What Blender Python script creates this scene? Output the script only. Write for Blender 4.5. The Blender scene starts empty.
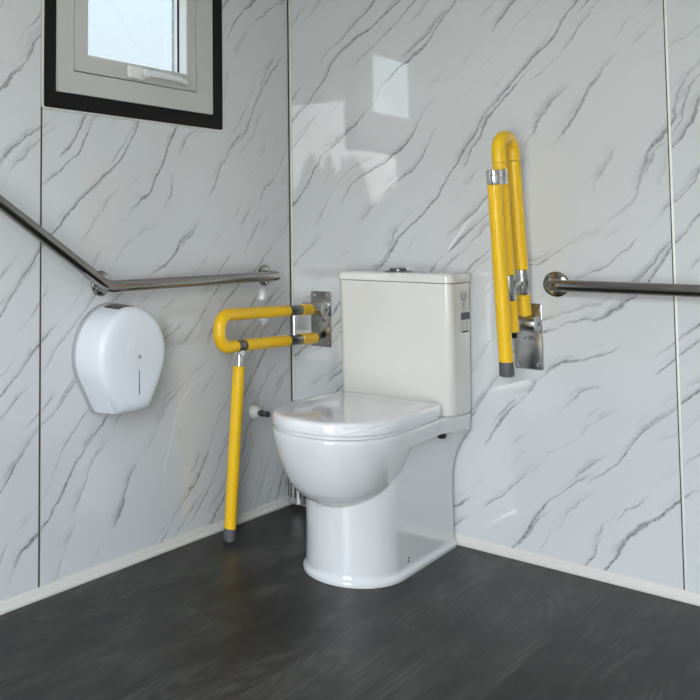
import bpy, bmesh, math, random
from mathutils import Vector, Matrix
random.seed(7)
PI = math.pi
scene = bpy.context.scene
COL = scene.collection

# ------------------------------------------------------------------ materials
def new_mat(name):
    m = bpy.data.materials.new(name); m.use_nodes = True
    nt = m.node_tree
    return m, nt, nt.nodes['Principled BSDF']

def simple(name, col, rough=.4, metal=0., coat=0., ior=1.5, bump=0., bscale=200.):
    m, nt, b = new_mat(name)
    b.inputs['Base Color'].default_value = (*col, 1)
    b.inputs['Roughness'].default_value = rough
    b.inputs['Metallic'].default_value = metal
    b.inputs['IOR'].default_value = ior
    b.inputs['Coat Weight'].default_value = coat
    b.inputs['Coat Roughness'].default_value = .05
    tc = nt.nodes.new('ShaderNodeTexCoord')
    nz = nt.nodes.new('ShaderNodeTexNoise'); nz.inputs['Scale'].default_value = bscale
    nt.links.new(tc.outputs['Object'], nz.inputs['Vector'])
    if bump:
        bp = nt.nodes.new('ShaderNodeBump'); bp.inputs['Strength'].default_value = bump
        bp.inputs['Distance'].default_value = .001
        nt.links.new(nz.outputs['Fac'], bp.inputs['Height'])
        nt.links.new(bp.outputs['Normal'], b.inputs['Normal'])
    mr = nt.nodes.new('ShaderNodeMapRange')
    mr.inputs['To Min'].default_value = max(0, rough * .9); mr.inputs['To Max'].default_value = rough * 1.1
    nt.links.new(nz.outputs['Fac'], mr.inputs['Value'])
    nt.links.new(mr.outputs['Result'], b.inputs['Roughness'])
    return m

class NB:
    """small expression builder for node trees"""
    def __init__(s, nt): s.nt = nt
    def lk(s, a, b): s.nt.links.new(a, b)
    def math(s, op, a, b=None, c=None, clamp=False):
        n = s.nt.nodes.new('ShaderNodeMath'); n.operation = op; n.use_clamp = clamp
        for i, v in enumerate((a, b, c)):
            if v is None: continue
            if isinstance(v, (int, float)): n.inputs[i].default_value = v
            else: s.lk(v, n.inputs[i])
        return n.outputs[0]
    def noise(s, vec, scale, detail=2., rough=.5, dist=0.):
        n = s.nt.nodes.new('ShaderNodeTexNoise')
        n.inputs['Scale'].default_value = scale; n.inputs['Detail'].default_value = detail
        n.inputs['Roughness'].default_value = rough; n.inputs['Distortion'].default_value = dist
        s.lk(vec, n.inputs['Vector']); return n.outputs['Fac']
    def xyz(s, x, y, z):
        n = s.nt.nodes.new('ShaderNodeCombineXYZ')
        for i, v in enumerate((x, y, z)):
            if isinstance(v, (int, float)): n.inputs[i].default_value = v
            else: s.lk(v, n.inputs[i])
        return n.outputs[0]
    def smooth(s, v, a, b, lo=0., hi=1.):
        n = s.nt.nodes.new('ShaderNodeMapRange'); n.interpolation_type = 'SMOOTHSTEP'
        n.inputs['From Min'].default_value = a; n.inputs['From Max'].default_value = b
        n.inputs['To Min'].default_value = lo; n.inputs['To Max'].default_value = hi
        s.lk(v, n.inputs['Value']); return n.outputs['Result']
    def mix(s, f, a, b):
        n = s.nt.nodes.new('ShaderNodeMix'); n.data_type = 'RGBA'
        s.lk(f, n.inputs['Factor'])
        for k, v in ((6, a), (7, b)):
            if isinstance(v, tuple): n.inputs[k].default_value = (*v, 1)
            else: s.lk(v, n.inputs[k])
        return n.outputs[2]

def marble(name, axis, seed, ang=46., base=(.66, .67, .675)):
    m, nt, b = new_mat(name); B = NB(nt)
    tc = nt.nodes.new('ShaderNodeTexCoord')
    sp = nt.nodes.new('ShaderNodeSeparateXYZ'); nt.links.new(tc.outputs['Object'], sp.inputs[0])
    s_, z_ = sp.outputs[axis], sp.outputs[2]
    ca, sa = math.cos(math.radians(ang)), math.sin(math.radians(ang))
    u = B.math('ADD', B.math('MULTIPLY', s_, ca), B.math('MULTIPLY', z_, sa))
    v = B.math('SUBTRACT', B.math('MULTIPLY', z_, ca), B.math('MULTIPLY', s_, sa))
    P = B.xyz(s_, z_, seed)
    # slow bends and fine ragged wobble of the veins
    w0 = B.math('MULTIPLY', B.math('SUBTRACT', B.noise(P, 1.6, 1.), .5), .27)
    w1 = B.math('MULTIPLY', B.math('SUBTRACT', B.noise(P, 5., 2.), .5), .075)
    w2 = B.math('MULTIPLY', B.math('SUBTRACT', B.noise(P, 26., 3., .6), .5), .018)
    v2 = B.math('ADD', v, B.math('ADD', w0, B.math('ADD', w1, w2)))
    def layer(freq, sd, width, m0, m1, msu, phase=0., hz=.024):
        q = B.math('ADD', B.math('MULTIPLY', v2, freq), .5 + phase)
        k = B.math('FLOOR', q)
        d = B.math('DIVIDE', B.math('SUBTRACT', B.math('SUBTRACT', q, k), .5), freq)   # signed metres from the vein
        kk = B.math('MULTIPLY', k, 7.31)
        d = B.math('ADD', d, B.math('MULTIPLY', B.math('SUBTRACT', B.noise(B.xyz(B.math('MULTIPLY', u, 1.7), kk, sd + seed), 1., 1.), .5), .55 / freq))
        msk = B.smooth(B.noise(B.xyz(B.math('MULTIPLY', u, msu), kk, sd * 3.1 + seed), 1., 2., .6), m0, m1)
        wd = B.math('MULTIPLY', B.math('ADD', B.math('MULTIPLY', B.noise(B.xyz(B.math('MULTIPLY', u, 9.), kk, sd + 5.), 1., 2.), 1.5), .1), width)
        line = B.smooth(B.math('DIVIDE', B.math('ABSOLUTE', d), wd), .25, 1.15, 1., 0.)
        haze = B.math('MULTIPLY', B.smooth(d, 0., hz, 1., 0.), B.smooth(d, -.003, .001))
        hm = B.smooth(B.noise(B.xyz(B.math('MULTIPLY', u, 6.), B.math('MULTIPLY', v, 40.), sd), 1., 3., .6), .42, .62)
        return B.math('MULTIPLY', line, msk), B.math('MULTIPLY', B.math('MULTIPLY', haze, hm), msk)
    l1, h1 = layer(5.4, 1.3, .0054, .42, .58, 2.6)
    l2, h2 = layer(7.8, 17.7, .0046, .45, .61, 3.2, .31)
    l3, h3 = layer(12., 41.2, .0040, .47, .66, 4.2, .17)
    fine = B.smooth(B.noise(P, 70., 3., .7), .3, .7, .45, 1.)
    dark = B.math('MULTIPLY', B.math('MAXIMUM', B.math('MAXIMUM', B.math('MULTIPLY', l1, .86), B.math('MULTIPLY', l2, .78)), B.math('MULTIPLY', l3, .6)), fine)
    haze = B.math('MULTIPLY', B.math('ADD', h1, B.math('ADD', h2, h3), clamp=True), .55)
    lw, _ = layer(2.3, 77.7, .0022, .62, .70, 3., .45)
    cloud = B.noise(P, 2.2, 3., .5)
    c0 = B.mix(B.smooth(cloud, .3, .7), tuple(x * .96 for x in base), base)
    c1 = B.mix(haze, c0, (.36, .365, .385))
    c2 = B.mix(dark, c1, (.150, .148, .150))
    c3 = B.mix(B.math('MULTIPLY', lw, .8), c2, (.90, .90, .89))
    nt.links.new(c3, b.inputs['Base Color'])
    b.inputs['Roughness'].default_value = .012; b.inputs['IOR'].default_value = 1.75
    bp = nt.nodes.new('ShaderNodeBump'); bp.inputs['Strength'].default_value = .015; bp.inputs['Distance'].default_value = .002
    nt.links.new(B.noise(P, 3.5, 1.), bp.inputs['Height']); nt.links.new(bp.outputs['Normal'], b.inputs['Normal'])
    return m

def vinyl_floor():
    m, nt, b = new_mat('charcoal_vinyl_planks'); B = NB(nt)
    tc = nt.nodes.new('ShaderNodeTexCoord')
    sp = nt.nodes.new('ShaderNodeSeparateXYZ'); nt.links.new(tc.outputs['Object'], sp.inputs[0])
    x, y = sp.outputs[0], sp.outputs[1]
    W, Ln = .183, 1.22
    px = B.math('DIVIDE', B.math('ADD', x, .06), W)
    ix = B.math('FLOOR', px); fx = B.math('FRACT', px)
    off = B.math('FRACT', B.math('MULTIPLY', ix, .3819))
    py = B.math('ADD', B.math('DIVIDE', y, Ln), off)
    iy = B.math('FLOOR', py); fy = B.math('FRACT', py)
    wn = nt.nodes.new('ShaderNodeTexWhiteNoise'); wn.noise_dimensions = '2D'
    nt.links.new(B.xyz(ix, iy, 0), wn.inputs['Vector'])
    rnd = wn.outputs['Value']
    sd = B.math('MULTIPLY', rnd, 37.)
    # cathedral grain: rings of a stretched noise field
    g = B.noise(B.xyz(B.math('MULTIPLY', x, 9.), B.math('MULTIPLY', y, 1.1), sd), 1., 1., .4, .0)
    blot = B.noise(B.xyz(B.math('MULTIPLY', x, 9.), B.math('MULTIPLY', y, 3.), sd), 1., 4., .65)
    ring = B.math('SINE', B.math('MULTIPLY', g, 110.))
    fine = B.noise(B.xyz(B.math('MULTIPLY', x, 120.), B.math('MULTIPLY', y, 5.), sd), 1., 3., .6)
    val = B.math('ADD', B.math('MULTIPLY', B.math('MULTIPLY', ring, B.smooth(blot, .45, .6)), .08), B.math('ADD', B.math('MULTIPLY', fine, .55), B.math('ADD', B.math('MULTIPLY', blot, .75), B.math('MULTIPLY', rnd, .12))))
    f = B.smooth(val, .50, 1.05)
    c = B.mix(f, (.012, .0112, .0095), (.074, .0705, .062))
    ex = B.math('MINIMUM', fx, B.math('SUBTRACT', 1., fx)); ey = B.math('MINIMUM', fy, B.math('SUBTRACT', 1., fy))
    seam = B.math('MAXIMUM', B.smooth(ex, .0, .008, 1., 0.), B.smooth(ey, .0, .0014, 1., 0.))
    c = B.mix(B.math('MULTIPLY', seam, .6), c, (.008, .008, .008))
    nt.links.new(c, b.inputs['Base Color'])
    nt.links.new(B.smooth(fine, .2, .8, .34, .46), b.inputs['Roughness'])
    b.inputs['IOR'].default_value = 1.33
    bp = nt.nodes.new('ShaderNodeBump'); bp.inputs['Strength'].default_value = .25; bp.inputs['Distance'].default_value = .001
    nt.links.new(B.math('SUBTRACT', fine, seam), bp.inputs['Height']); nt.links.new(bp.outputs['Normal'], b.inputs['Normal'])
    return m

def sky_dimming_glass():  # dark tint added to keep the bright sky from washing out the pane
    m = bpy.data.materials.new('sky_dimming_pane'); m.use_nodes = True
    nt = m.node_tree; nt.nodes.clear()
    out = nt.nodes.new('ShaderNodeOutputMaterial')
    tr = nt.nodes.new('ShaderNodeBsdfTransparent'); tr.inputs[0].default_value = (.222, .238, .243, 1)
    gl = nt.nodes.new('ShaderNodeBsdfGlossy'); gl.inputs['Roughness'].default_value = .02
    mx = nt.nodes.new('ShaderNodeMixShader')
    mx.inputs[0].default_value = .05; nt.links.new(tr.outputs[0], mx.inputs[1]); nt.links.new(gl.outputs[0], mx.inputs[2])
    nt.links.new(mx.outputs[0], out.inputs[0])
    return m

M = dict(
    marble_l=marble('marble_panel_left', 1, 3.0),
    marble_b=marble('marble_panel_back', 0, 8.5),
    floor=vinyl_floor(),
    panel=simple('bounce_cutting_grey', (.42, .42, .41), .3),
    ceil=simple('pale_ceiling', (.60, .60, .58), .5),
    trim=simple('cream_pvc_trim', (.67, .65, .60), .3),
    alu=simple('bright_aluminium', (.86, .85, .80), .35, .35),
    groove=simple('dark_joint', (.05, .047, .042), .5),
    ceramic=simple('white_ceramic', (.69, .695, .69), .07, 0, .4),
    lid=simple('white_glossy_plastic', (.78, .785, .79), .05, 0, .6, 1.6),
    cistern=simple('white_cistern_ceramic', (.76, .745, .70), .12, 0, .3),
    steel=simple('brushed_stainless', (.46, .455, .44), .24, 1., bump=.05, bscale=400),
    bar=simple('satin_steel_tube', (.33, .315, .295), .15, 1.),
    cup=simple('satin_metal_cup', (.62, .62, .61), .34, .85),
    chrome=simple('polished_chrome', (.74, .74, .74), .08, 1.),
    sleeve=simple('dark_steel_sleeve', (.20, .20, .195), .30, 1.),
    yellow=simple('yellow_nylon', (.90, .54, .010), .32, bump=.10, bscale=900),
    rubber=simple('grey_rubber', (.10, .10, .105), .55),
    black=simple('black_rubber', (.008, .008, .007), .6, ior=1.3),
    capgrey=simple('grey_plastic_cap', (.42, .42, .41), .35),
    frame=simple('grey_window_aluminium', (.56, .55, .52), .4),
    bead=simple('painted_lit_bead', (.85, .85, .84), .35),  # lit edge of the reveal put into the bead's white colour
    handle=simple('white_handle_plastic', (.80, .80, .79), .25),
    seal=simple('pale_sealant', (.74, .73, .70), .4),
    disp=simple('white_abs_plastic', (.76, .79, .83), .25, bump=.05, bscale=600),
    dispback=simple('grey_abs_plastic', (.40, .41, .43), .4),
    smoke=simple('smoked_plastic', (.035, .030, .026), .2),
    emb=simple('embossed_abs_plastic', (.74, .765, .79), .36),
    etch=simple('etched_mark', (.16, .16, .16), .4, .6),
    sticker=simple('silver_sticker', (.62, .62, .60), .25),
    ink=simple('black_ink', (.02, .02, .02), .4),
    ink2=simple('grey_ink', (.25, .25, .25), .4),
    grass=simple('pale_concrete_yard', (.50, .455, .375), .9),
    leaf=simple('dark_foliage', (.03, .045, .02), .8),
    glass=sky_dimming_glass(),
)

# ------------------------------------------------------------------ mesh helpers
def obj(name, bm, mat, parent=None, smooth=True, angle=40.):
    bmesh.ops.recalc_face_normals(bm, faces=bm.faces[:])
    me = bpy.data.meshes.new(name)
    if smooth:
        for f in bm.faces: f.smooth = True
        lim = math.radians(angle)
        for e in bm.edges:
            if len(e.link_faces) == 2:
                e.smooth = e.calc_face_angle(0.) < lim
    bm.to_mesh(me); bm.free()
    me.materials.append(M[mat] if isinstance(mat, str) else mat)
    o = bpy.data.objects.new(name, me); COL.objects.link(o)
    if parent is not None: o.parent = parent
    return o

def empty(name, loc, label, cat, group=None):
    o = bpy.data.objects.new(name, None); COL.objects.link(o)
    o.location = loc; o.empty_display_size = .1
    o['label'] = label; o['category'] = cat
    if group: o['group'] = group
    return o

def struct(name, bm, mat, parent=None, smooth=False):
    o = obj(name, bm, mat, parent, smooth)
    if parent is None: o['kind'] = 'structure'
    return o

def NBM(): return bmesh.new()

def box(bm, x0, x1, y0, y1, z0, z1, bev=0., seg=3):
    t = bmesh.new()
    bmesh.ops.create_cube(t, size=1.)
    for v in t.verts:
        v.co = Vector(((x0 + x1) / 2 + v.co.x * (x1 - x0), (y0 + y1) / 2 + v.co.y * (y1 - y0), (z0 + z1) / 2 + v.co.z * (z1 - z0)))
    if bev: bmesh.ops.bevel(t, geom=t.edges[:], offset=bev, segments=seg, profile=.5, affect='EDGES')
    merge(bm, t)
    return bm

def merge(bm, t, mtx=None):
    me = bpy.data.meshes.new('tmp'); t.to_mesh(me); t.free()
    if mtx is not None: me.transform(mtx)
    bm.from_mesh(me); bpy.data.meshes.remove(me)

def loft(bm, rings, cap0=True, cap1=True, closed=True):
    vr = [[bm.verts.new(p) for p in r] for r in rings]
    n = len(vr[0])
    for a, b in zip(vr[:-1], vr[1:]):
        for i in range(n if closed else n - 1):
            j = (i + 1) % n
            bm.faces.new((a[i], a[j], b[j], b[i]))
    if cap0: bm.faces.new(vr[0][::-1])
    if cap1: bm.faces.new(vr[-1])
    return bm

def lathe(bm, prof, origin, axis, seg=32):
    """prof: (radius, height) pairs revolved about axis through origin"""
    ax = Vector(axis).normalized()
    t = Vector((0, 0, 1)) if abs(ax.z) < .9 else Vector((1, 0, 0))
    e1 = ax.cross(t).normalized(); e2 = ax.cross(e1)
    o = Vector(origin)
    rings = [[o + ax * h + (e1 * math.cos(2 * PI * k / seg) + e2 * math.sin(2 * PI * k / seg)) * max(r, 1e-5) for k in range(seg)] for r, h in prof]
    return loft(bm, rings)

def cyl(bm, p0, p1, r, seg=28, bev=.0):
    p0, p1 = Vector(p0), Vector(p1); L = (p1 - p0).length
    if bev:
        prof = [(r - bev, 0), (r - bev * .3, bev * .3), (r, bev), (r, L - bev), (r - bev * .3, L - bev * .3), (r - bev, L)]
    else: prof = [(r, 0), (r, L)]
    return lathe(bm, prof, p0, p1 - p0, seg)

def fillet_path(pts, rads, n=10):
    pts = [Vector(p) for p in pts]; out = [pts[0]]
    for i in range(1, len(pts) - 1):
        p, a, b = pts[i], pts[i - 1], pts[i + 1]
        d1 = (a - p).normalized(); d2 = (b - p).normalized()
        th = d1.angle(d2); r = rads[i - 1]
        if r <= 0 or th > PI - 1e-3: out.append(p); continue
        k = r / math.tan(th / 2)
        c = p + (d1 + d2).normalized() * (r / math.sin(th / 2))
        s = p + d1 * k - c; e = p + d2 * k - c
        tot = s.angle(e); axis = s.cross(e).normalized()
        for j in range(n + 1):
            out.append(c + Matrix.Rotation(tot * j / n, 3, axis) @ s)
    out.append(pts[-1]); return out

def tube(bm, path, r, seg=24, round_end=0.):
    path = [Vector(p) for p in path]
    tans = []
    for i in range(len(path)):
        a = path[max(i - 1, 0)]; b = path[min(i + 1, len(path) - 1)]
        tans.append((b - a).normalized())
    t0 = tans[0]
    nrm = t0.cross(Vector((0, 0, 1)))
    if nrm.length < .1: nrm = t0.cross(Vector((1, 0, 0)))
    nrm.normalize(); rings = []
    for i, (p, t) in enumerate(zip(path, tans)):
        if i:
            q = tans[i - 1].rotation_difference(t); nrm = q @ nrm
        bn = t.cross(nrm)
        rings.append([p + (nrm * math.cos(2 * PI * k / seg) + bn * math.sin(2 * PI * k / seg)) * r for k in range(seg)])
    if round_end:
        def shrink(ring, c, d, f): return [c + d * (r * round_end * (1 - f ** 2) ** .5) + (v - c) * f for v in ring]
        pre = [shrink(rings[0], path[0], -tans[0], f) for f in (.3, .6, .85)]
        post = [shrink(rings[-1], path[-1], tans[-1], f) for f in (.85, .6, .3)]
        rings = pre + rings + post
    return loft(bm, rings)

def rrect(x0, x1, y0, y1, r, n=8):
    """rounded rectangle outline, counter clockwise"""
    pts = []
    for cx, cy, a0 in ((x1 - r, y1 - r, 0), (x0 + r, y1 - r, 90), (x0 + r, y0 + r, 180), (x1 - r, y0 + r, 270)):
        for k in range(n + 1):
            a = math.radians(a0 + 90 * k / n); pts.append((cx + r * math.cos(a), cy + r * math.sin(a)))
    return pts

def ring_plate(bm, outer, inner, t0, t1, place):
    """flat ring between two outlines of equal length, extruded t0..t1; place(a,b,t)->xyz"""
    n = len(outer)
    R = [[bm.verts.new(place(a, b, t)) for a, b in o] for o, t in ((outer, t0), (outer, t1), (inner, t1), (inner, t0))]
    for q in range(4):
        A, Bq = R[q], R[(q + 1) % 4]
        for i in range(n):
            j = (i + 1) % n; bm.faces.new((A[i], A[j], Bq[j], Bq[i]))
    return bm

# ------------------------------------------------------------------ room shell
RX, RY, CH, TH = 2.35, -3.0, 2.40, .08
DX0, DX1, DZ = 1.147, 2.08, 1.957                 # doorway behind the photographer
WY0, WY1, WZ0, WZ1 = -1.135, -.455, 1.335, 1.850   # window hole in the left wall

struct('floor', box(NBM(), -TH, RX + TH, RY - TH, TH, -.05, 0), 'floor')
struct('ceiling', box(NBM(), -TH, RX + TH, RY - TH, TH, CH, CH + .05), 'ceil')
bm = NBM()
box(bm, -TH, 0, RY, WY0, 0, CH); box(bm, -TH, 0, WY1, 0, 0, CH)
box(bm, -TH, 0, WY0, WY1, 0, WZ0); box(bm, -TH, 0, WY0, WY1, WZ1, CH)
struct('wall_left', bm, 'marble_l')
struct('wall_back', box(NBM(), -TH, RX + TH, 0, TH, 0, CH), 'marble_b')
struct('wall_right', box(NBM(), RX, RX + TH, RY, 0, 0, CH), 'panel')  # unseen wall, made grey to cut bounce light on the left wall
bm = NBM()
box(bm, -TH, DX0, RY - TH, RY, 0, CH); box(bm, DX1, RX + TH, RY - TH, RY, 0, CH); box(bm, DX0, DX1, RY - TH, RY, DZ, CH)
struct('wall_front', bm, 'marble_b')

# door frame of the open doorway
bm = NBM()
box(bm, DX0 - .04, DX0, RY - TH - .01, RY + .012, 0, DZ + .04, .002); box(bm, DX1, DX1 + .04, RY - TH - .01, RY + .012, 0, DZ + .04, .002)
box(bm, DX0, DX1, RY - TH - .01, RY + .012, DZ, DZ + .04, .002)
struct('door_1', bm, 'frame')

# skirting: small coved profile
def skirting(name, p0, p1, inward):
    p0, p1, inward = Vector(p0), Vector(p1), Vector(inward)
    prof = [(.0, .028), (.004, .028), (.0055, .026), (.006, .017), (.0075, .0125), (.0115, .0105), (.013, .0085), (.013, .002), (.012, 0), (0, 0)]
    rings = [[p + inward * a + Vector((0, 0, z)) for a, z in prof] for p in (p0, p1)]
    return struct(name, loft(NBM(), rings), 'trim', smooth=True)
skirting('baseboard_left', (0, RY, 0), (0, 0, 0), (1, 0, 0))
skirting('baseboard_back', (0.0131, 0, 0), (RX, 0, 0), (0, -1, 0))
skirting('baseboard_right', (RX, RY, 0), (RX, -.0131, 0), (-1, 0, 0))

# joint strips between the wall panels and in the corner
def joint(name, on_left, s, w_dark=.0035, w_lit=.0045):
    z0, z1 = .0285, CH
    def slab(a0, a1, t):
        if on_left: return box(NBM(), 0, t, a0, a1, z0, z1)
        return box(NBM(), a0, a1, -t, 0, z0, z1)
    a = struct(name, slab(s - w_dark / 2, s + w_dark / 2, .0008), 'groove')
    b = slab(s + w_dark / 2, s + w_dark / 2 + w_lit, .0018)
    obj('metal_edge', b, 'alu', a, smooth=False)
joint('trim_1', True, -1.171, .0055, .0012)
joint('trim_2', True, -2.385, .0055, .0012)
joint('trim_3', False, 1.207, .0032, .0050)
bm = NBM(); box(bm, .0005, .003, -.0065, -.0025, .0285, CH); box(bm, .003, .0055, -.0040, -.0005, .0285, CH)
c = struct('trim_4', bm, 'groove')
bm = NBM(); box(bm, .0050, .0115, -.0055, -.0005, .0285, CH, .0015, 2)
obj('metal_edge', bm, 'alu', c)

# ------------------------------------------------------------------ window
wp = lambda a, b, t: (t, a, b)
wroot = bpy.data.objects.new('window_1', None); COL.objects.link(wroot); wroot.location = (0, -.795, 1.575); wroot['kind'] = 'structure'
def wpart(name, bm, mat, smooth=True, parent=None):
    o = obj(name, bm, mat, None, smooth, 35)
    o.parent = parent or wroot
    if parent is None: o.location = -Vector(wroot.location)
    return o
ZT = 1.885
outer = rrect(-1.168, -.402, 1.297, ZT, .007)
inner = rrect(-1.128, -.462, 1.343, ZT - .046, .004)
sealo = rrect(-1.173, -.397, 1.292, ZT + .005, .009)
wpart('sealant', ring_plate(NBM(), sealo, rrect(-1.166, -.404, 1.299, ZT - .002, .006), 0, .006, wp), 'seal')
wpart('gasket', ring_plate(NBM(), outer, inner, 0, .011, wp), 'black')
fin = rrect(-1.070, -.540, 1.404, ZT - .106, .003)
wpart('frame', ring_plate(NBM(), rrect(-1.129, -.461, 1.342, ZT - .045, .003), fin, -.05, .018, wp), 'frame', False)
s_out = rrect(-1.066, -.544, 1.408, ZT - .110, .003)
s_in = rrect(-1.015, -.585, 1.456, ZT - .158, .003)
wpart('rebate', ring_plate(NBM(), rrect(-1.0695, -.5405, 1.4045, ZT - .1065, .003), rrect(-1.040, -.57, 1.43, ZT - .13, .003), -.05, -.012, wp), 'black', False)
wpart('sash', ring_plate(NBM(), s_out, s_in, -.014, .016, wp), 'frame', False)
b_in = rrect(-1.012, -.588, 1.459, ZT - .161, .003)
wpart('glazing_bead', ring_plate(NBM(), s_in, b_in, -.016, .013, wp), 'bead', False)
wpart('glazing_seal', ring_plate(NBM(), s_in, rrect(-1.009, -.591, 1.462, ZT - .164, .003), -.022, -.016, wp), 'black', False)
wpart('outer_bead', ring_plate(NBM(), s_in, rrect(-1.010, -.590, 1.461, ZT - .163, .003), -.046, -.022, wp), 'bead', False)
wpart('pane', loft(NBM(), [[wp(a, b, t) for a, b in rrect(-1.014, -.586, 1.457, ZT - .159, .003)] for t in (-.040, -.036)]), 'glass', False)
# cam handle on the lower rail of the sash
hr = wpart('handle', box(NBM(), .016, .030, -.862, -.790, 1.412, 1.450, .006), 'handle')
bm = NBM(); cyl(bm, (.028, -.800, 1.43), (.046, -.800, 1.43), .014, bev=.003)
tube(bm, [(.040, -.803, 1.431), (.046, -.75, 1.432), (.046, -.66, 1.430), (.040, -.625, 1.424)], .0105, 14, .8)
h2 = wpart('lever', bm, 'handle', parent=hr)

# ------------------------------------------------------------------ grab bars
def flange(parent, c, axis, name='flange', screws=3, rot=0.):
    o = obj(name, lathe(NBM(), [(.0365, .0006), (.0365, .0035), (.035, .006), (.030, .0085), (.0185, .0105), (.0175, .013)], c, axis, 40), 'bar', parent)
    ax = Vector(axis); e2 = Vector((0, 0, 1)); e1 = ax.cross(e2)
    for k in range(screws):
        a = rot + 2 * PI * k / screws
        p = Vector(c) + (e1 * math.cos(a) + e2 * math.sin(a)) * .0255 + ax * .008
        obj('screw', lathe(NBM(), [(.0042, 0), (.0042, .0015), (.003, .003)], p, axis, 12), 'chrome', o)
    return o
RB = .0165
ga = empty('grab_bar', (0, -.95, .81), 'cranked satin steel grab bar on the wall above the white dispenser', 'grab bar')
off = lambda p, o: Vector(p) - Vector(o)
G0 = Vector(ga.location)
pth = fillet_path([off((.004, -.166, .810), G0), off((.066, -.166, .810), G0), off((.066, -.985, .807), G0), off((.066, -1.60, 1.176), G0), off((.004, -1.60, 1.176), G0)], [.026, .10, .030], 10)
obj('bar', tube(NBM(), pth, RB, 28), 'bar', ga)
for y, z, r in ((-.164, .810, .5), (-1.60, 1.176, .5), (-.950, .812, 1.57)):
    flange(ga, off((0, y, z), G0), (1, 0, 0), rot=r)
obj('post', cyl(NBM(), off((.004, -.950, .812), G0), off((.064, -.950, .810), G0), .011), 'bar', ga)

gb = empty('grab_bar', (.912, 0, .808), 'straight satin steel grab bar beside the folded up yellow rail', 'grab bar')
G1 = Vector(gb.location)
pth = fillet_path([(0, -.004, 0), (0, -.066, 0), (.70, -.066, -.001), (.70, -.004, -.001)], [.030, .030], 10)
obj('bar', tube(NBM(), pth, RB, 28), 'bar', gb)
flange(gb, (0, 0, 0), (0, -1, 0), rot=.9); flange(gb, (.70, 0, -.001), (0, -1, 0), rot=.9)

# ------------------------------------------------------------------ hinged yellow rails
RT = .0190
def rail(name, px, pz, tx, phi, label, ext, sway=0., cl=.400, PZ=.040):
    """plate centre on the back wall; phi = 0 lowered, 90 = folded up against the wall"""
    root = empty(name, (px, 0, pz), label, 'grab rail', None)
    PY = .040                                      # pivot, out from the wall / above the plate centre
    c_, s_ = math.cos(math.radians(phi)), math.sin(math.radians(phi))
    def T(a, b):                                             # a along the arm from the pivot, b above the upper tube
        y = PY + a * c_ - b * s_; z = PZ + a * s_ + b * c_
        return Vector((tx + sway * a, -y, z))
    DN = -.099
    # wall plate
    pl = obj('wall_plate', loft(NBM(), [[(a, -t, b) for a, b in rrect(-.0405 + e, .0405 - e, -.096 + e, .096 - e, .006)] for t, e in ((0, 0), (.004, 0), (.005, .001))]), 'steel', root)
    for sx in (-1, 1):
        for sz in (-1, 1):
            s = obj('screw', lathe(NBM(), [(.0068, 0), (.0066, .0012), (.005, .003), (.0015, .0034)], (sx * .028, -.005, sz * .081), (0, -1, 0), 18), 'chrome', pl)
            obj('recess', cyl(NBM(), (sx * .028, -.0082, sz * .081), (sx * .028, -.0088, sz * .081), .0024, 6), 'black', s)
    # etched maker's mark: a slanted flick and two short lines
    bm = NBM()
    loft(bm, [[(-.016 + q[0], -t, -.010 + q[1]) for q in ((0, .002), (.004, 0), (.015, .011), (.006, .006))] for t in (.0050, .0053)])
    box(bm, .001, .016, -.0053, -.0050, -.002, .001); box(bm, .000, .020, -.0053, -.0050, -.009, -.005)
    obj('etched_mark', bm, 'etch', pl)
    # pivot barrel, lying along the wall, with its lugs
    bm = NBM(); cyl(bm, (-.047, -PY, PZ), (.037, -PY, PZ), .0215, 32, .002)
    box(bm, -.040, -.032, -PY, -.004, PZ - .020, PZ + .020); box(bm, .020, .028, -PY, -.004, PZ - .020, PZ + .020)
    bar = obj('pivot_barrel', bm, 'steel', root)
    cap = obj('barrel_cap', lathe(NBM(), [(.0235, 0), (.0235, .003), (.021, .0055), (.006, .006)], (.037, -PY, PZ), (1, 0, 0), 32), 'capgrey', bar)
    obj('cap_hole', cyl(NBM(), (.0432, -PY, PZ), (.0436, -PY, PZ), .0055, 16), 'black', cap)
    # short yellow stubs at the wall end
    obj('hinge_neck', cyl(NBM(), T(.012, 0), T(.045, 0), .010), 'chrome', root)
    obj('end_stub', tube(NBM(), [T(.026, 0), T(.084, 0)], RT, 28, .3), 'yellow', root)
    obj('end_stub', tube(NBM(), [T(-.002, DN), T(.084, DN)], RT, 28, .2), 'yellow', root)
    obj('end_plug', cyl(NBM(), T(-.020, DN), T(-.006, DN), .0125), 'black', root)
    for b in (0, DN):
        obj('sleeve', cyl(NBM(), T(.086, b), T(.158, b), RT * .93, 28, .001), 'steel' if phi > 45 else 'sleeve', root)
    obj('cross_link', cyl(NBM(), T(.120, -RT * .8), T(.120, DN + RT * .8), .0085), 'chrome', root)
    # arm tubes, outer bend
    A1, A2, R2 = .440 + ext, .528 + ext, .043
    obj('upper_tube', tube(NBM(), [T(.160, 0), T(A1, 0)], RT, 32), 'yellow', root)
    CL = cl
    obj('lower_tube', tube(NBM(), [T(.160, DN), T(CL - .021, DN)], RT, 32), 'yellow', root)
    bend = fillet_path([T(A1 + .0012, 0), T(A2 - RT, 0), T(A2 - RT, DN), T(A1 + .0012, DN)], [R2, R2], 12)
    obj('bend', tube(NBM(), bend, RT * 1.015, 32), 'yellow', root)
    obj('lower_tube', tube(NBM(), [T(CL + .021, DN), T(A1, DN)], RT, 32), 'yellow', root)
    # prop leg
    cl = obj('leg_clamp', cyl(NBM(), T(CL - .021, DN), T(CL + .021, DN), RT * .97, 28, .001), 'chrome' if phi > 45 else 'sleeve', root)
    return root, T, CL, DN

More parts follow.
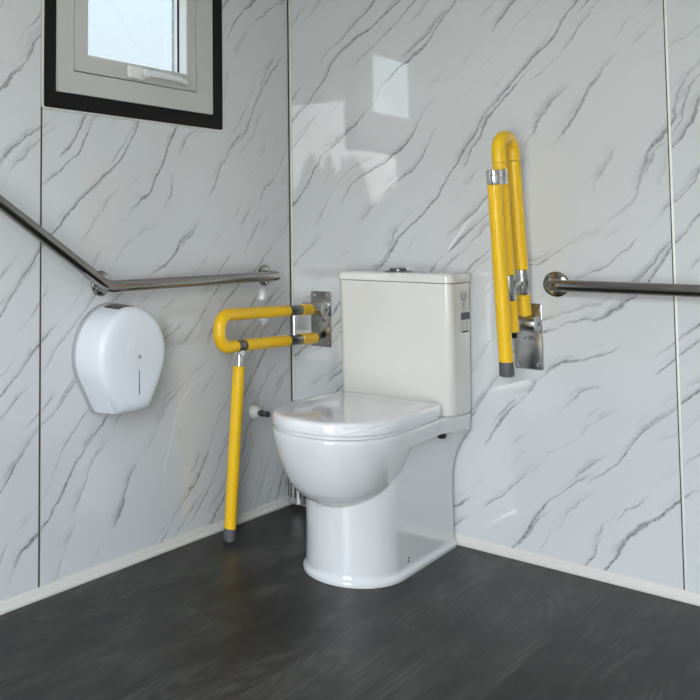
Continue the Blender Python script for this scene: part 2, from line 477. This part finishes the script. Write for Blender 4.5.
def prop_leg(root, top, a, b, foot, clamp):
    """clamp point, start of the neck, start and end of the yellow leg, end of the rubber foot"""
    k = obj('leg_knuckle', lathe(NBM(), [(.0105, 0), (.0125, .002), (.0125, .024), (.0105, .026)], Vector(clamp) - Vector((.013, 0, 0)), (1, 0, 0), 20), 'chrome', root)
    obj('leg_neck', tube(NBM(), [top, a + (a - top).normalized() * .01], .0130, 24), 'chrome', root)
    obj('leg', tube(NBM(), [a, b], .0187, 30, .12), 'yellow', root)
    d = (foot - b).normalized(); L = (foot - b).length
    obj('rubber_foot', lathe(NBM(), [(.0175, -.006), (.0190, 0), (.0198, L * .8), (.0190, L * .96), (.0165, L)], b, d, 30), 'rubber', root)

rl, T, CL, DN = rail('fold_down_grab_rail', .127, .657, -.004, 1.2, 'yellow hinged grab rail lowered on its prop leg left of the toilet', .008, -.012, .415, .036)
p = T(CL, DN); o_ = Vector(rl.location)
foot = Vector((.083, -.472, 0.0)) - o_
d = (foot - p).normalized(); L = (foot - p).length
prop_leg(rl, p + d * .016, p + d * .064, p + d * (L - .038), foot, p + d * .022)

rr, T, CL, DN = rail('fold_down_grab_rail', .831, .653, .005, 82.8, 'yellow hinged grab rail folded upright right of the toilet', .036, 0., .437)
n = (T(CL, DN - .1) - T(CL, DN)).normalized()
p = T(CL, DN) + n * .046
d = (Vector((.838, -.222, .56)) - Vector((.836, -.275, 1.12))).normalized()
obj('leg_cup', cyl(NBM(), p - d * .022, p + d * .019, .0203, 30, .002), 'chrome', rr)
bm = NBM(); cyl(bm, T(CL, DN) + n * .014, p, .012)
obj('leg_bracket', bm, 'chrome', rr)
prop_leg(rr, p - d * .022, p + d * .018, p + d * .513, p + d * .553, p)

# ------------------------------------------------------------------ toilet
TX = .480
toilet = empty('toilet', (TX, 0, 0), 'white close coupled toilet standing between the two yellow rails', 'toilet')
CV = .36
ANG = sorted([2 * PI * k / 220 for k in range(220)] + [math.radians(c + q * .35) for c in (146.05, 190.05) for q in range(66)])
NT = len(ANG)
def polar(poly):
    """polar radius of a star shaped outline about (0, CV) at NT angles"""
    n = len(poly); out = []
    for k in range(NT):
        a = ANG[k]; dx, dy = math.sin(a), math.cos(a); best = 1e-4
        for i in range(n):
            x1, y1 = poly[i][0], poly[i][1] - CV; x2, y2 = poly[(i + 1) % n][0], poly[(i + 1) % n][1] - CV
            ex, ey = x2 - x1, y2 - y1; den = dx * ey - dy * ex
            if abs(den) < 1e-12: continue
            t = (x1 * ey - y1 * ex) / den; s = (x1 * dy - y1 * dx) / den
            if t > 0 and -1e-6 <= s <= 1 + 1e-6: best = max(best, t)
        out.append(best)
    return out
def dshape(hw_back, hw, v0, vmid, vf, rc=.015, hwm=None, pw=2.0, vb=.17):
    """from the wall v0 to a rounded front vf"""
    pts = []
    for k in range(41):                                       # front half
        a = PI * k / 40
        c, s = math.cos(a), math.sin(a)
        pts.append((hw * math.copysign(abs(c) ** (2 / pw), c), vmid + (vf - vmid) * abs(s) ** (2 / pw)))
    left = []
    for k in range(7):
        a = PI + PI / 2 * k / 6; left.append((-hw_back + rc + rc * math.cos(a), v0 + rc + rc * math.sin(a)))
    mid = [] if hwm is None else [(-hwm, vb)]
    right = [(-x, y) for x, y in left[::-1]]
    return pts + mid + left + right + [(-x, y) for x, y in mid]
def smax(a, b, k=.006):
    h = max(k - abs(a - b), 0) / k
    return max(a, b) + h * h * k * .25
def lerp_tab(tab, z):
    for (z0, v0), (z1, v1) in zip(tab[:-1], tab[1:]):
        if z <= z1: return v0 + (v1 - v0) * max(0, (z - z0)) / (z1 - z0)
    return tab[-1][1]
RXO = -.005
BOWL = [(.190, -.150), (.206, -.120), (.213, -.100), (.222, -.082), (.234, -.066), (.250, -.051), (.27, -.039), (.295, -.0275), (.32, -.018), (.345, -.0105), (.365, -.0055), (.39, -.001), (.42, 0)]
V0 = .016
def outline(z):
    inset = lerp_tab([(0, -.008), (.010, -.009), (.016, -.004), (.022, .0), (.10, .0015), (.37, .003)], z)
    fl = max(0, (z - .190) / .174) ** 2.3
    ped = polar(dshape(.122 - inset + .064 * fl, .134 - inset, V0, .395, .548 - inset, .008, .125 - inset * .8 + .012 * fl, 2., V0 + .02 + .13 * fl))
    if z > .185:
        o = lerp_tab(BOWL, z); hw = .1755 + o; vm = .452
        bp = []
        for k in range(96):
            a = 2 * PI * k / 96; c, s = math.cos(a), math.sin(a); pw = 2 / 2.2
            bp.append((RXO + hw * math.copysign(abs(c) ** pw, c), vm + ((.665 + o - vm) * abs(s) ** pw if s > 0 else -(.245 + .9 * o) * abs(s))))
        # bowl is not star shaped about CV low down; take what rays hit
        bow = polar(bp)
        ped = [smax(p, b, .006) for p, b in zip(ped, bow)]
    return ped
def rim_outline(e=0.):
    return polar([(x + RXO, y) for x, y in dshape(.188 - e, .1765 - e, V0, .452, .666 - e, .014, .166 - e, 2.2)])
def ring(rad, z): return [(rad[k] * math.sin(ANG[k]), -(CV + rad[k] * math.cos(ANG[k])), z) for k in range(NT)]
zs = [0, .004, .009, .012, .015, .018, .022, .03, .06, .12, .18] + [.185 + .004 * i for i in range(1, 46)]
zs = [z for z in zs if z < .364] + [.364]
rings = [ring(outline(z), z) for z in zs]
low = outline(.364)
for e, z in ((.0056, .3643), (.0043, .371), (.0027, .380), (.0010, .390), (.0, .400), (.0, .405), (.002, .4085), (.006, .4105), (.02, .411)):
    ro = rim_outline(e)
    rings.append(ring([max(a, b) for a, b in zip(ro, low)] if z < .366 else ro, z))
obj('pan', loft(NBM(), rings), 'ceramic', toilet, angle=55)

def slab(outl, prof):
    """stack of outlines; prof: (shrink, z)"""
    return loft(NBM(), [ring(polar(outl(e)), z) for e, z in prof])
seat_o = lambda e: [(x + RXO, y) for x, y in dshape(.166 - e, .1755 - e, .165 + e, .452, .666 - e, .022, None, 2.2)]
obj('seat', slab(seat_o, [(.010, .4112), (.004, .4122), (.003, .420), (.006, .4215)]), 'lid', toilet)
bm = slab(seat_o, [(.004, .4218), (-.001, .4225), (-.002, .426), (-.001, .443), (.0006, .449), (.0035, .4525), (.008, .4545), (.016, .4555), (.05, .4565)])
obj('lid', bm, 'lid', toilet)
fo = polar(seat_o(-.0018)); bm = NBM()
ks = [k for k in range(NT) if math.radians(20) < ANG[k] < math.radians(50)]
grid = []
for z in [.4245 + .0022 * i for i in range(11)]:
    row = []
    for k in ks:
        a = ANG[k]; w_ = .0016 * math.sin(a * 61 + z * 900) * math.sin(a * 37 - z * 1500 + 1) + random.uniform(-.0005, .0005)
        r = fo[k] + max(w_, -.0008)
        row.append(bm.verts.new((r * math.sin(a), -(CV + r * math.cos(a)), z + random.uniform(-.0004, .0004))))
    grid.append(row)
for r0, r1 in zip(grid[:-1], grid[1:]):
    for i in range(len(r0) - 1): bm.faces.new((r0[i], r0[i + 1], r1[i + 1], r1[i]))
pf = obj('protective_film', bm, 'lid', toilet); pf['label'] = 'crumpled clear protective film on the front edge of the lid'
for sx in (-1, 1):
    bm = NBM(); cyl(bm, (sx * .075 - .022, -.160, .428), (sx * .075 + .022, -.160, .428), .0105, 20, .002)
    box(bm, sx * .075 - .012, sx * .075 + .012, -.172, -.154, .4105, .426)
    obj('hinge', bm, 'lid', toilet)
# cistern
def cis(hw_, v1, rc, z, dv=0): return [(a - .004, -b, z) for a, b in rrect(-hw_, hw_, .008 + dv, v1, rc, 8)]
obj('cistern', loft(NBM(), [cis(.180, .143, .02, .4112), cis(.186, .147, .022, .414), cis(.188, .150, .022, .42), cis(.190, .156, .022, .804)]), 'cistern', toilet)
obj('cistern_lid', loft(NBM(), [cis(.191, .158, .022, .8055), cis(.1945, .162, .024, .8075), cis(.1945, .162, .024, .825), cis(.192, .1595, .022, .831), cis(.187, .155, .02, .833)]), 'cistern', toilet)
fb = obj('flush_button', lathe(NBM(), [(.046, 0), (.046, .0015), (.043, .003), (.030, .0035)], (-.016, -.085, .833), (0, 0, 1), 40), 'sleeve', toilet)
obj('button_cap', lathe(NBM(), [(.0255, 0), (.0255, .0065), (.023, .009), (.004, .0095)], (-.016, -.085, .836), (0, 0, 1), 36), 'sleeve', fb)
# rating sticker on the right side of the cistern
def sidex(z): return .184 + .002 * (z - .42) / .384
def side_patch(y0, y1, z0, z1, off):
    y0, y1 = [.034 + (q - .030) * 1.5 for q in (y0, y1)]
    bm = NBM()
    loft(bm, [[(sidex(z0) + t, -y0, z0), (sidex(z0) + t, -y1, z0), (sidex(z1) + t, -y1, z1), (sidex(z1) + t, -y0, z1)] for t in (.0001, off)])
    return bm
st = obj('sticker', side_patch(.030, .072, .655, .783, .0006), 'sticker', toilet, False)
obj('black_block', side_patch(.026, .066, .694, .716, .0010), 'ink', st, False)
obj('black_block', side_patch(.032, .062, .655, .661, .0010), 'ink', st, False)
for q in ((.040, .048, .757, .775), (.056, .064, .757, .775), (.044, .060, .750, .758), (.048, .056, .735, .746), (.040, .060, .727, .729)):
    obj('emblem', side_patch(*q, .0009), 'ink2', st, False)
for q in ((.034, .036, .664, .690), (.0385, .0405, .664, .690), (.053, .0545, .664, .690), (.062, .064, .664, .690)):
    obj('small_print', side_patch(*q, .0009), 'ink2', st, False)
# fixing holes
def pan_x(z, v):
    rad = outline(z); best = None
    for k in range(NT):
        a = ANG[k]; x = rad[k] * math.sin(a); vv = CV + rad[k] * math.cos(a)
        if x > 0 and (best is None or abs(vv - v) < best[0]): best = (abs(vv - v), x)
    return best[1]
hx = pan_x(.040, .335)
bh = obj('bolt_hole', lathe(NBM(), [(.0075, 0), (.0075, .0008), (.006, .0012)], (hx - .0004, -.335, .040), (1, 0, 0), 20), 'ink', toilet)
obj('bolt_cap', lathe(NBM(), [(.0042, 0), (.004, .002), (.002, .003)], (hx + .0006, -.334, .0395), (1, 0, 0), 16), 'ceramic', bh)
hx = pan_x(.350, .118)
obj('seat_bolt', lathe(NBM(), [(.013, 0), (.013, .017), (.010, .021)], (hx - .001, -.135, .3665), (0, 0, -1), 20), 'ink', toilet)

# ------------------------------------------------------------------ toilet roll dispenser
DC = Vector((0, -.920, .617))
dp = empty('toilet_roll_dispenser', DC, 'round white jumbo toilet roll dispenser under the cranked steel grab bar', 'dispenser')
def dshell(R, n=64):
    hb, zb = .062 * R / .130, -.152 * R / .130
    # tangent from the bottom corner to the circle
    d = math.hypot(hb, zb); base = math.atan2(zb, hb); al = math.acos(R / d) if d > R else 0
    a0 = base + al
    pts = []
    for k in range(n + 1):
        a = a0 + (PI - 2 * a0) * k / n
        pts.append((R * math.cos(a), R * math.sin(a)))
    m = 14
    # slightly bowed bottom edge
    for k in range(m + 1):
        f = k / m; pts.append((-hb + 2 * hb * f, zb - .004 * math.sin(PI * f)))
    return pts
def dring(R, x): return [(x, a, b) for a, b in dshell(R * 1.018)]
obj('back_plate', loft(NBM(), [dring(.137, .0), dring(.137, .012), dring(.135, .014)]), 'dispback', dp)
cover = obj('cover', loft(NBM(), [dring(.134, .0135), dring(.1345, .020), dring(.1305, .090), dring(.129, .098), dring(.125, .1055), dring(.1185, .111), dring(.109, .1145), dring(.095, .1165), dring(.06, .1175)]), 'disp', dp, angle=50)
em = obj('embossed_disc', lathe(NBM(), [(.052, 0), (.050, .0008), (.040, .0011), (.01, .0012)], (.1172, .008, .012), (1, 0, 0), 48), 'emb', cover)
lk = obj('lock', lathe(NBM(), [(.0062, 0), (.0060, .0015), (.004, .0022)], (.1182, .008, -.004), (1, 0, 0), 20), 'capgrey', cover)
obj('keyhole', cyl(NBM(), (.1203, .008, -.004), (.1206, .008, -.004), .0022, 12), 'ink', lk)
obj('sight_slot', box(NBM(), .1165, .1182, .0065, .0095, -.108, -.042, .0006, 1), 'ink', cover)
bm = NBM()
rr_ = []
for x, R in ((.028, .1380), (.085, .1350)):
    rr_.append([(x, R * math.cos(a), R * math.sin(a)) for a in [math.radians(82 + 26 * k / 10) for k in range(11)]])
for x, R in ((.085, .1320), (.028, .1355)):
    rr_.append([(x, R * math.cos(a), R * math.sin(a)) for a in [math.radians(82 + 26 * k / 10) for k in range(11)]])
vr = [[bm.verts.new(q) for q in r] for r in rr_]
for q in range(4):
    A, B_ = vr[q], vr[(q + 1) % 4]
    for i in range(10): bm.faces.new((A[i], A[i + 1], B_[i + 1], B_[i]))
bm.faces.new([vr[k][0] for k in range(4)]); bm.faces.new([vr[k][10] for k in range(4)][::-1])
obj('sight_window', bm, 'smoke', cover)

# ------------------------------------------------------------------ brush holder in the corner, water valve
bhx, bhy = .060, -.052
br = empty('toilet_brush_holder', (bhx, bhy, 0), 'slotted steel toilet brush holder in the corner behind the toilet', 'brush holder')
prof = [(.034, .024), (.0365, .026), (.0365, .036), (.0365, .13), (.0375, .134), (.0375, .140), (.030, .140)]
obj('cup', lathe(NBM(), prof, (0, 0, .0), (0, 0, 1), 40), 'cup', br)
obj('wall_bracket', box(NBM(), -.012, .012, .036, .0515, .07, .11, .002, 2), 'cup', br)
for k in range(14):
    a = 2 * PI * k / 14
    c_ = Vector((math.cos(a) * .0366, math.sin(a) * .0366, .078))
    t = NBM(); box(t, -.0006, .0006, -.0034, .0034, -.032, .032, .0005, 1)
    bm = NBM(); merge(bm, t, Matrix.Translation(c_) @ Matrix.Rotation(a, 4, 'Z'))
    obj('slot', bm, 'groove', br)
obj('brush_handle', lathe(NBM(), [(.006, .10), (.006, .30), (.009, .31), (.009, .33), (.004, .335)], (0, 0, 0), (0, 0, 1), 18), 'chrome', br)

va = empty('wall_mounted_stop_valve', (0, -.232, .350), 'small white water valve on the wall left of the toilet lid', 'valve')
obj('rosette', lathe(NBM(), [(.024, 0), (.024, .004), (.021, .014), (.015, .021), (.012, .023)], (0, 0, 0), (1, 0, 0), 28), 'handle', va)
obj('valve_stem', lathe(NBM(), [(.0075, .018), (.0075, .030), (.0115, .031), (.0115, .040), (.008, .041), (.008, .052), (.010, .053), (.010, .062)], (0, 0, 0), (1, 0, 0), 20), 'sleeve', va)

# ------------------------------------------------------------------ outside the doorway and the window
g = box(NBM(), -60, 60, -90, -3.09, -.40, -.30); box(g, -60, -.09, -3.09, 60, -.40, -.30)
struct('ground', g, 'grass')
bm = NBM()
for i in range(150):
    x = -36 + i * .5 + random.uniform(-.4, .4); y = -34 + random.uniform(-3, 3)
    h = random.choice((3.0, 3.2, 3.3, 3.5, 3.8, 4.5)) * random.uniform(.85, 1.15); w = random.uniform(.4, .8)
    t = bmesh.new(); bmesh.ops.create_icosphere(t, subdivisions=3, radius=1.)
    for v in t.verts:
        v.co *= 1 + .22 * math.sin(v.co.x * 7 + i) * math.sin(v.co.z * 8 + 2 * i) + random.uniform(-.06, .06)
    merge(bm, t, Matrix.Translation((x, y, -.3 + h / 2)) @ Matrix.Diagonal((w, w, h / 2 * 1.05, 1)))
tl = obj('distant_shrubs', bm, 'leaf'); tl['kind'] = 'stuff'
tl['label'] = 'dark shrubs far off on the grass seen only as a reflection in the marble'; tl['category'] = 'shrubs'

# ------------------------------------------------------------------ daylight
w = bpy.data.worlds.new('overcast_sky'); scene.world = w; w.use_nodes = True
nt = w.node_tree; B = NB(nt)
bg = nt.nodes['Background']
tc = nt.nodes.new('ShaderNodeTexCoord'); sp = nt.nodes.new('ShaderNodeSeparateXYZ')
nt.links.new(tc.outputs['Generated'], sp.inputs[0])
c = B.mix(B.smooth(sp.outputs[2], -.02, .55), (1., .995, .97), (.82, .94, 1.10))
nt.links.new(c, bg.inputs['Color'])
vd = nt.nodes.new('ShaderNodeVectorMath'); vd.operation = 'DOT_PRODUCT'
nt.links.new(tc.outputs['Generated'], vd.inputs[0]); vd.inputs[1].default_value = Vector((-.46, -.87, .15)).normalized()
glow = B.smooth(vd.outputs['Value'], .955, .99, 0., 34.)         # sky patch added to brighten the window's reflection in the back wall
nt.links.new(B.math('ADD', B.smooth(sp.outputs[2], .05, .50, 16.2, 21.), glow), bg.inputs['Strength'])

def portal(name, loc, rot, sx, sy):
    l = bpy.data.lights.new(name, 'AREA'); l.shape = 'RECTANGLE'; l.size = sx; l.size_y = sy
    l.cycles.is_portal = True
    o = bpy.data.objects.new(name, l); COL.objects.link(o); o.location = loc; o.rotation_euler = rot
portal('door_portal', ((DX0 + DX1) / 2, RY - TH - .012, DZ / 2), (PI / 2, 0, 0), DX1 - DX0, DZ)
portal('window_portal', (-.06, -.8, 1.575), (0, -PI / 2, 0), .25, .44)

# ------------------------------------------------------------------ camera
cam = bpy.data.cameras.new('camera'); co = bpy.data.objects.new('camera', cam); COL.objects.link(co)
yaw, pitch, roll = .7803, .0579, -.0004
fw = Vector((-math.sin(yaw) * math.cos(pitch), math.cos(yaw) * math.cos(pitch), math.sin(pitch)))
rt = Vector((math.cos(yaw), math.sin(yaw), 0)); up = rt.cross(fw)
mt = Matrix((rt, up, -fw)).transposed().to_4x4(); mt.translation = (1.8296, -2.693, .95)
co.matrix_world = mt
cam.sensor_width = 36; cam.lens = 881.96 / 700 * 36
cam.shift_x = (350 - 126.35) / 700; cam.shift_y = -(350 - 183.8) / 700
cam.clip_start = .02; cam.clip_end = 300
scene.camera = co

vs = scene.view_settings
vs.view_transform = 'Standard'; vs.look = 'None'; vs.gamma = 1; vs.use_curve_mapping = False
vs.exposure = 0.0
